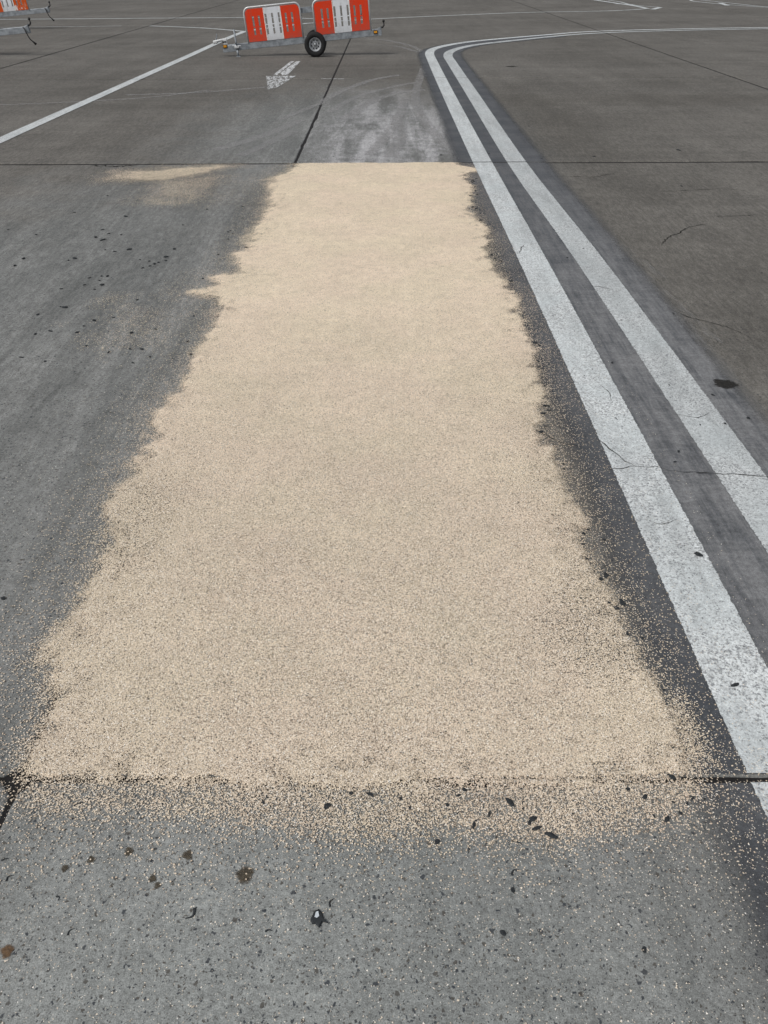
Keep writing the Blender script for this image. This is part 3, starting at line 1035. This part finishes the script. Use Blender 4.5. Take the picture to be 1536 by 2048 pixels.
def wheel(root, y, out):
    c = (0, y, 0.222)
    hub = Geo()
    hub.lathe_y([(0.0001, out * 0.062), (0.020, out * 0.062), (0.026, out * 0.045), (0.032, out * 0.02), (0.036, 0.0)], c, 16)
    hub = hub.build('wheel', 'rim', root, True)
    ty = Geo()
    w = 0.078
    prof = [(0.118, -w * .72), (0.135, -w * .95), (0.170, -w * 1.04), (0.196, -w * .98), (0.212, -w * .82), (0.2165, -w * .62)]
    for k_ in range(-2, 3):                      # circumferential tread grooves
        yy = k_ * w * 0.24
        prof += [(0.2195, yy - w * .10), (0.2195, yy + w * .04), (0.211, yy + w * .06), (0.211, yy + w * .11)]
    prof += [(0.2165, w * .64), (0.212, w * .82), (0.196, w * .98), (0.170, w * 1.04), (0.135, w * .95), (0.118, w * .72)]
    ty.lathe_y(prof, c, 40).build('tyre', 'rubber', hub, True)
    rm = Geo()
    o = out
    rm.lathe_y([(0.124, o * .058), (0.120, o * .066), (0.112, o * .062), (0.104, o * .040), (0.085, o * .018), (0.060, o * .030), (0.034, o * .030)], c, 40)
    rm.lathe_y([(0.124, -o * .058), (0.112, -o * .05), (0.03, -o * .02)], c, 40)
    rm.build('rim', 'rim', hub, True)
    for k_ in range(8):
        t = 2 * math.pi * k_ / 8 + 0.2
        Geo().lathe_y([(0.0001, o * .036), (0.011, o * .036), (0.013, o * .028)], (0.076 * math.cos(t), y, 0.222 + 0.076 * math.sin(t)), 8).build('dark_vent_disc', 'black', hub)  # solid black disc stands in for the shade inside an open rim hole
    for k_ in range(5):
        t = 2 * math.pi * k_ / 5
        Geo().lathe_y([(0.0001, o * .044), (0.006, o * .044), (0.007, o * .03)], (0.048 * math.cos(t), y, 0.222 + 0.048 * math.sin(t)), 6).build('wheel_nut', 'alu', hub)
    return hub


def barrier_trailer(tongue=1.36, red='red', cable=False, dx=0.0):
    root = empty('barrier_trailer')
    zb, zt = 0.240, 0.358
    bm = Geo()
    bm.box(-1.90, tongue - 0.05, -0.035, 0.035, zb, zt, 0.006)
    bm.box(-1.91, -1.62, -0.044, 0.044, zb - 0.010, zt - 0.018, 0.004)
    bm.box(tongue - 0.06, tongue, -0.042, 0.042, zb - 0.006, zt + 0.012, 0.004)
    beam = bm.build('beam', 'zinc', root)
    g = Geo()
    g.tube([(0, -0.26, 0.222), (0, 0.30, 0.222)], 0.022, 10)
    g.box(-0.06, 0.06, -0.06, 0.06, 0.20, zb + 0.004, 0.004)
    g.build('axle', 'zinc', root)
    wheel(root, -0.27, -1)
    wheel(root, 0.32, 1)
    barrier_panel(root, dx - 1.345, -0.028, zt + 0.002, red)
    barrier_panel(root, dx + 0.050, -0.028, zt + 0.002, red)
    # plate and pin that tie the two panels together
    g = Geo().box(dx - 0.245, dx + 0.028, 0.020, 0.030, zt + 0.40, zt + 0.50, 0.003)
    lk = g.build('link_plate', 'zinc', root)
    Geo().tube([(dx - 0.232, 0.01, zt + 0.37), (dx - 0.215, -0.035, zt + 0.37)], 0.008, 6).build('pin', 'black', lk)
    # jack
    g = Geo()
    g.tube([(-1.615, -0.072, 0.135), (-1.615, -0.072, 0.615)], 0.017, 10)
    g.tube([(-1.615, -0.072, 0.145), (-1.615, -0.072, 0.250)], 0.022, 10)
    jk = g.build('jack_stand', 'zinc', root, True)
    Geo().box(-1.665, -1.565, -0.122, -0.022, 0.128, 0.140, 0.003).build('foot_plate', 'zinc', jk)
    g = Geo()
    g.box(-1.66, -1.57, -0.105, -0.040, 0.285, 0.325, 0.004)
    g.tube([(-1.70, -0.09, 0.335), (-1.53, -0.09, 0.318)], 0.010, 8)
    g.build('clamp', 'alu', jk)
    Geo().tube([(-1.60, -0.10, 0.32), (-1.625, -0.115, 0.375)], 0.008, 6).build('clamp_lever', 'black', jk)
    # drawbar coupling
    g = Geo()
    g.tube([(-1.80, 0, 0.455), (-1.98, 0, 0.442), (-2.055, 0, 0.430)], 0.026, 10)
    g.box(-2.09, -1.99, -0.034, 0.034, 0.395, 0.455, 0.012)
    g.box(-1.88, -1.80, -0.03, 0.03, zt - 0.004, 0.45, 0.004)
    cp = g.build('coupling', 'alu', root)
    Geo().tube([(-2.03, 0, 0.45), (-2.00, 0, 0.505), (-1.985, 0, 0.565)], 0.011, 8).build('coupling_handle', 'zinc', cp)
    Geo().box(-1.90, -1.815, -0.036, -0.028, 0.402, 0.425, 0.003).build('coupling_band', 'black', cp)
    # tow ball
    g = Geo()
    g.tube([(tongue - 0.005, 0, zt + 0.016), (tongue + 0.045, 0, zt + 0.020), (tongue + 0.072, 0, zt + 0.050), (tongue + 0.070, 0, zt + 0.100)], 0.019, 8, 0.013)
    g.ball((tongue + 0.068, 0, zt + 0.122), 0.027)
    g.build('tow_ball', 'black', root, True)
    g = Geo().box(tongue + 0.0005, tongue + 0.012, -0.045, 0.045, zb - 0.004, zt + 0.030, 0.003)
    g.build('end_plate', 'zinc', root)
    for x0 in (-1.895, tongue - 0.155):
        if cable and x0 > 0:
            continue
        z0 = 0.302 if x0 < 0 else 0.272
        h = Geo().box(x0, x0 + 0.085, -0.058 if x0 < 0 else -0.050, -0.036, z0 + 0.004, z0 + 0.066, 0.004).build('side_marker', 'amber_dark', root)
        Geo().box(x0 + 0.012, x0 + 0.073, -0.064 if x0 < 0 else -0.056, -0.0585 if x0 < 0 else -0.0505, z0 + 0.016, z0 + 0.054, 0.002).build('reflector', 'amber', h)
    if cable:
        x = tongue - 0.07
        g = Geo()
        g.tube([(x - .02, -0.05, zt - 0.01), (x + 0.01, -0.07, zt - 0.04), (x + 0.025, -0.075, zt - 0.12), (x + 0.06, -0.075, zt - 0.22), (x + 0.12, -0.075, zt - 0.295)], 0.011, 8)
        g.tube([(x + 0.10, -0.075, zt - 0.265), (x + 0.155, -0.075, zt - 0.325)], 0.014, 8, 0.026)
        g.build('hanging_cable', 'rubber', root, True)
    return root


def place(root, x, y, yaw, tilt):
    root.matrix_world = Matrix.Translation((x, y, 0)) @ Matrix.Rotation(R(yaw), 4, 'Z') @ Matrix.Rotation(-R(tilt), 4, 'Y')


t1 = barrier_trailer()
place(t1, -1.455, 18.52, 2.5, 4.8)
tag(t1, 'red and white slotted barrier trailer standing whole in view beyond the sand', 'trailer', 'barrier trailers')
t2 = barrier_trailer(2.10, 'red', True, 0.22)
place(t2, -9.52, 18.75, 2.0, 4.5)
tag(t2, 'grey trailer beam cut by the left edge, nearer of the two, black cable hanging', 'trailer', 'barrier trailers')
t3 = barrier_trailer(2.10, 'red_scraped', True, 0.40)
place(t3, -11.8, 26.3, 2.0, 4.5)
tag(t3, 'farther barrier trailer at the top left corner with scraped orange board', 'trailer', 'barrier trailers')


# ------------------------------------------------------------------ loose crumbs, shreds and chips
def lump(seed, elong):
    rr = random.Random(seed)
    v, f = [], []
    nl, ns = 5, 8
    for i in range(nl):
        ph = math.pi * (i + 0.35) / (nl - 0.3)
        for k_ in range(ns):
            t = 2 * math.pi * k_ / ns
            q = rr.uniform(0.5, 1.25)
            v.append((elong * math.sin(ph) * math.cos(t) * q, math.sin(ph) * math.sin(t) * q * .8, 0.28 + 0.42 * math.cos(ph) * q))
    for i in range(nl - 1):
        for k_ in range(ns):
            l = (k_ + 1) % ns
            f.append((i * ns + k_, i * ns + ns + k_, i * ns + ns + l, i * ns + l))
    f.append(tuple(range(ns)))
    f.append(tuple(range(nl * ns - 1, (nl - 1) * ns - 1, -1)))
    return v, f


def shred(seed):
    rr = random.Random(seed)
    b = rr.uniform(0.8, 1.8)
    pts, ws = [], []
    for i in range(9):
        t = i / 8
        a_ = b * (t - 0.5) * 2
        pts.append((2.0 * (t - 0.5) * 2 * .6, 0.9 * math.cos(a_) - .5, 0))
        ws.append(0.42 * (1 - t) ** 0.6 + 0.07 + rr.uniform(-.04, .04))
    v, f = [], []
    for i, p in enumerate(pts):
        a_, c_ = pts[max(i - 1, 0)], pts[min(i + 1, 8)]
        d = Vector((c_[0] - a_[0], c_[1] - a_[1], 0)).normalized()
        for sx, z in ((-1, 0.02), (-.6, .25), (.6, .25), (1, 0.02)):
            v.append((p[0] - d.y * ws[i] * sx * .7, p[1] + d.x * ws[i] * sx * .7, z))
    for i in range(8):
        for k_ in range(3):
            f.append((i * 4 + k_, i * 4 + k_ + 1, i * 4 + 5 + k_, i * 4 + 4 + k_))
    f += [(3, 2, 1, 0), (32, 33, 34, 35)]
    return v, f


MESH = {}
for s in range(7):
    v, f = lump(s, random.choice((1.0, 1.3, 1.7)))
    o = link('crumb', v, f, 'crumb')
    MESH['lump%d' % s] = o.data
    bpy.data.objects.remove(o)
for s in range(5):
    v, f = shred(s)
    o = link('shred', v, f, 'crumb')
    MESH['shred%d' % s] = o.data
    bpy.data.objects.remove(o)


def crumb(x, y, size, label, group, kind='lump', ang=None, z=0.001, flat=0.55, name=None):
    m = MESH[random.choice([k_ for k_ in MESH if k_.startswith(kind)])]
    o = bpy.data.objects.new(name or ('rubber_shred' if kind == 'shred' else 'rubber_crumb'), m)
    COL.objects.link(o)
    o.location = (x, y, z)
    o.rotation_euler = (0, 0, random.uniform(0, 6.3) if ang is None else ang)
    size *= 0.74 if kind == 'lump' else 0.60
    o.scale = (size * random.uniform(.8, 1.2), size * random.uniform(.7, 1.2), size * flat)
    tag(o, label, 'crumb' if kind == 'lump' else 'shred', group)
    return o


# uniquely recognisable ones on the near slab
crumb(0.291, 1.092, .012, 'largest dark crumb sitting on the granules, lower centre right', 'crumbs along the near rim of the sand', ang=-1.0, z=.005)
crumb(0.374, 1.006, .013, 'dark oblong crumb lying lowest below the sand rim, right of centre', 'crumbs along the near rim of the sand', ang=-.5, z=.004)
for i, (x, y, s) in enumerate(((0.34, 1.046, .011), (0.331, 1.036, .009), (0.348, 1.023, .010), (-0.145, 1.08, .012), (0.142, 1.083, .009), (0.113, 0.99, .010), (0.584, 1.127, .009), (0.701, 1.161, .011), (0.692, 1.061, .009), (0.62, 1.105, .007), (0.03, 1.10, .008), (-0.045, 1.112, .009), (0.06, 1.104, .007), (0.185, 1.125, .009), (0.43, 1.112, .006), (0.46, 1.112, .005), (0.54, 1.118, .006), (-0.30, 1.09, .006), (0.24, 1.06, .006), (0.20, 1.03, .007), (-0.09, 1.115, .008), (0.085, 1.12, .010), (0.11, 1.112, .008), (0.655, 1.045, .010))):
    crumb(x, y, s, 'small dark crumb among the granules along the near rim of the sand', 'dark crumbs along the near rim of the sand', z=.004)
for i in range(40):
    crumb(random.uniform(-0.3, 0.78), random.gauss(1.105, 0.035), random.uniform(.003, .006), 'small dark crumb among the granules along the near rim of the sand', 'dark crumbs along the near rim of the sand', z=.004)
for x, y, s, a_ in ((0.17, 1.063, .012, .2), (0.15, 1.07, .010, -.3), (0.504, 1.069, .012, .6), (0.52, 1.075, .009, 1.8), (0.25, 1.0, .008, 1.2), (0.225, 0.985, .009, 1.4), (0.30, 0.985, .008, -.6)):
    crumb(x, y, s, 'thin curled black shred on the near rim of the sand', 'curled shreds on the near rim of the sand', 'shred', a_, z=.004)
crumb(-0.743, 1.085, .016, 'curved black shred at lower left beside the joint corner', None, 'shred', .5, z=.003)
crumb(-0.418, 0.824, .017, 'black tadpole shaped shred on the bare concrete, lower left', None, 'shred', 4.1)
crumb(-0.124, 0.851, .013, 'dark leaf shaped shred just above the black and white chip', None, 'shred', 1.2)
crumb(0.181, 0.971, .013, 'hook shaped black shred below the sand rim, centre right', None, 'shred', 4.6)
crumb(0.279, 0.918, .015, 'long thin curled shred on the bare concrete, right of centre', None, 'shred', 1.0)
crumb(0.271, 0.878, .010, 'stubby dark crumb below the long curled shred', None)
crumb(0.238, 0.788, .008, 'lone dark crumb on the pale concrete at the bottom centre right', None)
crumb(0.523, 0.754, .010, 'ragged black crumb on the concrete at the lower right', None)
crumb(-0.865, 0.946, .012, 'black shred at the left edge below the joint corner', None, 'shred', .2)
crumb(-0.84, 0.905, .013, 'second black shred at the left edge, below the first', None, 'shred', .9)
crumb(-0.715, 0.86, .011, 'grey blue shred right of the two left edge shreds', None, 'shred', -.9)
crumb(-0.665, 0.79, .011, 'slanted dark shred above the orange rust spot', None, 'shred', .9)
crumb(-0.250, 0.79, .010, 'small crescent shaped pebble left of the black and white chip', None, 'shred', .1)
crumb(0.716, 1.927, .017, 'dark ring shaped crumb at the right rim of the sand', None)
crumb(1.05, 2.03, .017, 'black crumb on the right edge of the inner white line', None, z=.007)
crumb(0.966, 1.455, .011, 'black crumb in the middle of the near white line', None, z=.007)
crumb(-1.221, 1.818, .014, 'flat dark crumb at the far left of the near concrete', None)
# clusters round the sand
for i in range(80):
    y = random.uniform(1.4, 7.9)
    xe = float(np.interp(y, [1.4, 1.9, 2.9, 3.8, 5.3, 6.3, 7.9], [.76, .70, .665, .77, .70, .67, .80]))
    crumb(xe + random.gauss(0.015, 0.03), y, random.uniform(.004, .011) * (1 + y * .12), 'small dark crumb along the right rim of the sand', 'dark crumbs along the right rim of the sand', z=.004)
LEFT_M = [(-2.4, 6.93, 0.02), (-2.06, 6.27, 0.032), (-2.51, 6.4, 0.02), (-2.85, 5.92, 0.02), (-2.59, 5.79, 0.02), (-2.14, 5.91, 0.02), (-2.13, 5.72, 0.032), (-2.06, 5.81, 0.02), (-1.96, 5.78, 0.02), (-2.06, 5.65, 0.032), (-1.8, 5.43, 0.032), (-1.97, 5.42, 0.02), (-1.89, 5.38, 0.02), (-2.47, 5.23, 0.032), (-2.47, 5.08, 0.032), (-2.12, 5.23, 0.032), (-2.15, 5.19, 0.02), (-1.49, 5.43, 0.032), (-1.51, 5.26, 0.032), (-1.67, 5.2, 0.02), (-1.6, 5.17, 0.02), (-1.55, 5.11, 0.032), (-1.53, 5.14, 0.02), (-1.49, 5.18, 0.02), (-1.61, 5.03, 0.02), (-1.57, 5.07, 0.02), (-1.79, 4.87, 0.032), (-1.83, 4.87, 0.02), (-1.9, 4.84, 0.02), (-1.82, 4.79, 0.02), (-1.78, 4.71, 0.032), (-1.8, 4.63, 0.02), (-2.01, 4.64, 0.02), (-1.89, 4.71, 0.02), (-1.88, 4.33, 0.032), (-1.91, 4.34, 0.02), (-2.0, 4.22, 0.02), (-1.65, 4.13, 0.032), (-1.55, 4.17, 0.02), (-1.68, 4.05, 0.02), (-1.69, 3.96, 0.02), (-1.84, 3.98, 0.02), (-1.91, 3.94, 0.02), (-1.39, 3.95, 0.032), (-1.27, 4.0, 0.02), (-1.1, 4.19, 0.02), (-0.96, 4.18, 0.02), (-1.06, 3.83, 0.02), (-1.28, 3.74, 0.02), (-1.34, 3.74, 0.02), (-1.58, 3.78, 0.02), (-1.44, 3.7, 0.02), (-1.87, 3.64, 0.02), (-1.73, 3.59, 0.02), (-1.21, 3.64, 0.02), (-1.28, 3.57, 0.02), (-1.01, 3.67, 0.02), (-1.17, 4.82, 0.02), (-1.16, 5.31, 0.02), (-1.15, 5.66, 0.02), (-1.14, 5.8, 0.02), (-1.17, 5.87, 0.02), (-1.18, 5.84, 0.02), (-1.56, 6.03, 0.02), (-1.46, 6.48, 0.02), (-1.19, 6.57, 0.02), (-0.99, 5.46, 0.032), (-1.49, 4.45, 0.02)]
for x, y, s in LEFT_M:
    big = s > .027
    crumb(x, y, s * .62, 'larger black crumb on the bare concrete left of the sand' if big else 'tiny black crumb on the bare concrete left of the sand', 'larger black crumbs left of the sand' if big else 'tiny black crumbs left of the sand', flat=.7)
for x, y, s in ((1.35, 2.92, .012), (1.15, 2.62, .010), (1.19, 2.7, .012), (1.0, 2.98, .010), (1.46, 2.93, .016), (1.33, 3.3, .010), (1.50, 3.2, .012), (1.58, 2.98, .014), (1.30, 4.1, .012), (0.95, 3.4, .008), (1.12, 3.55, .010), (0.98, 4.3, .010), (1.21, 5.2, .015), (1.36, 5.4, .012), (1.62, 4.2, .012)):
    crumb(x, y, s * .8, 'small black crumb on or beside the two white lines', 'black crumbs on the white lines', z=.007)
for x, y, s in ((3.05, 8.75, .05), (1.05, 8.6, .03), (0.55, 8.55, .035), (0.9, 8.9, .03), (2.1, 8.45, .03), (1.55, 8.35, .035), (-0.55, 8.5, .02), (-0.9, 8.95, .02), (-1.6, 9.1, .02), (1.7, 10.2, .025), (2.6, 7.2, .025), (3.2, 6.6, .02), (2.4, 4.9, .015), (2.9, 5.4, .015), (3.6, 7.6, .02)):
    crumb(x, y, s * .6, 'dark crumb lying on the concrete near or beyond the far joint', 'dark crumbs round the far joint')
# the black flake with the white patch
fl = [(-.95, -.1), (-.55, .75), (-.1, .95), (.35, .55), (.55, 0), (1.25, -.55), (.45, -.35), (.1, -.95), (-.35, -.55), (-.7, -.6)]
v = [(x * .019, y * .021, 0.0008) for x, y in fl] + [(x * .015, y * .017, 0.0042 + .0015 * random.random()) for x, y in fl]
k = len(fl)
f = [tuple(range(k, 2 * k))] + [(i, (i + 1) % k, k + (i + 1) % k, k + i) for i in range(k)] + [tuple(range(k - 1, -1, -1))]
chip = link('paint_chip', [(a_, b_, c_) for a_, b_, c_ in v], f, 'crumb', loc=(-0.147, 0.816, 0.001))
tag(chip, 'jagged black chip with a white patch lying on the bare concrete', 'chip')
wp = [(-.55, .05), (-.42, .62), (-.12, .72), (.05, .15), (-.25, -.05)]
link('white_patch', [(x * .016, y * .018, .0062) for x, y in wp] + [(x * .016, y * .018, .003) for x, y in wp], [tuple(range(5))] + [(i + 5, (i + 1) % 5 + 5, (i + 1) % 5, i) for i in range(5)], 'white_fleck', chip)
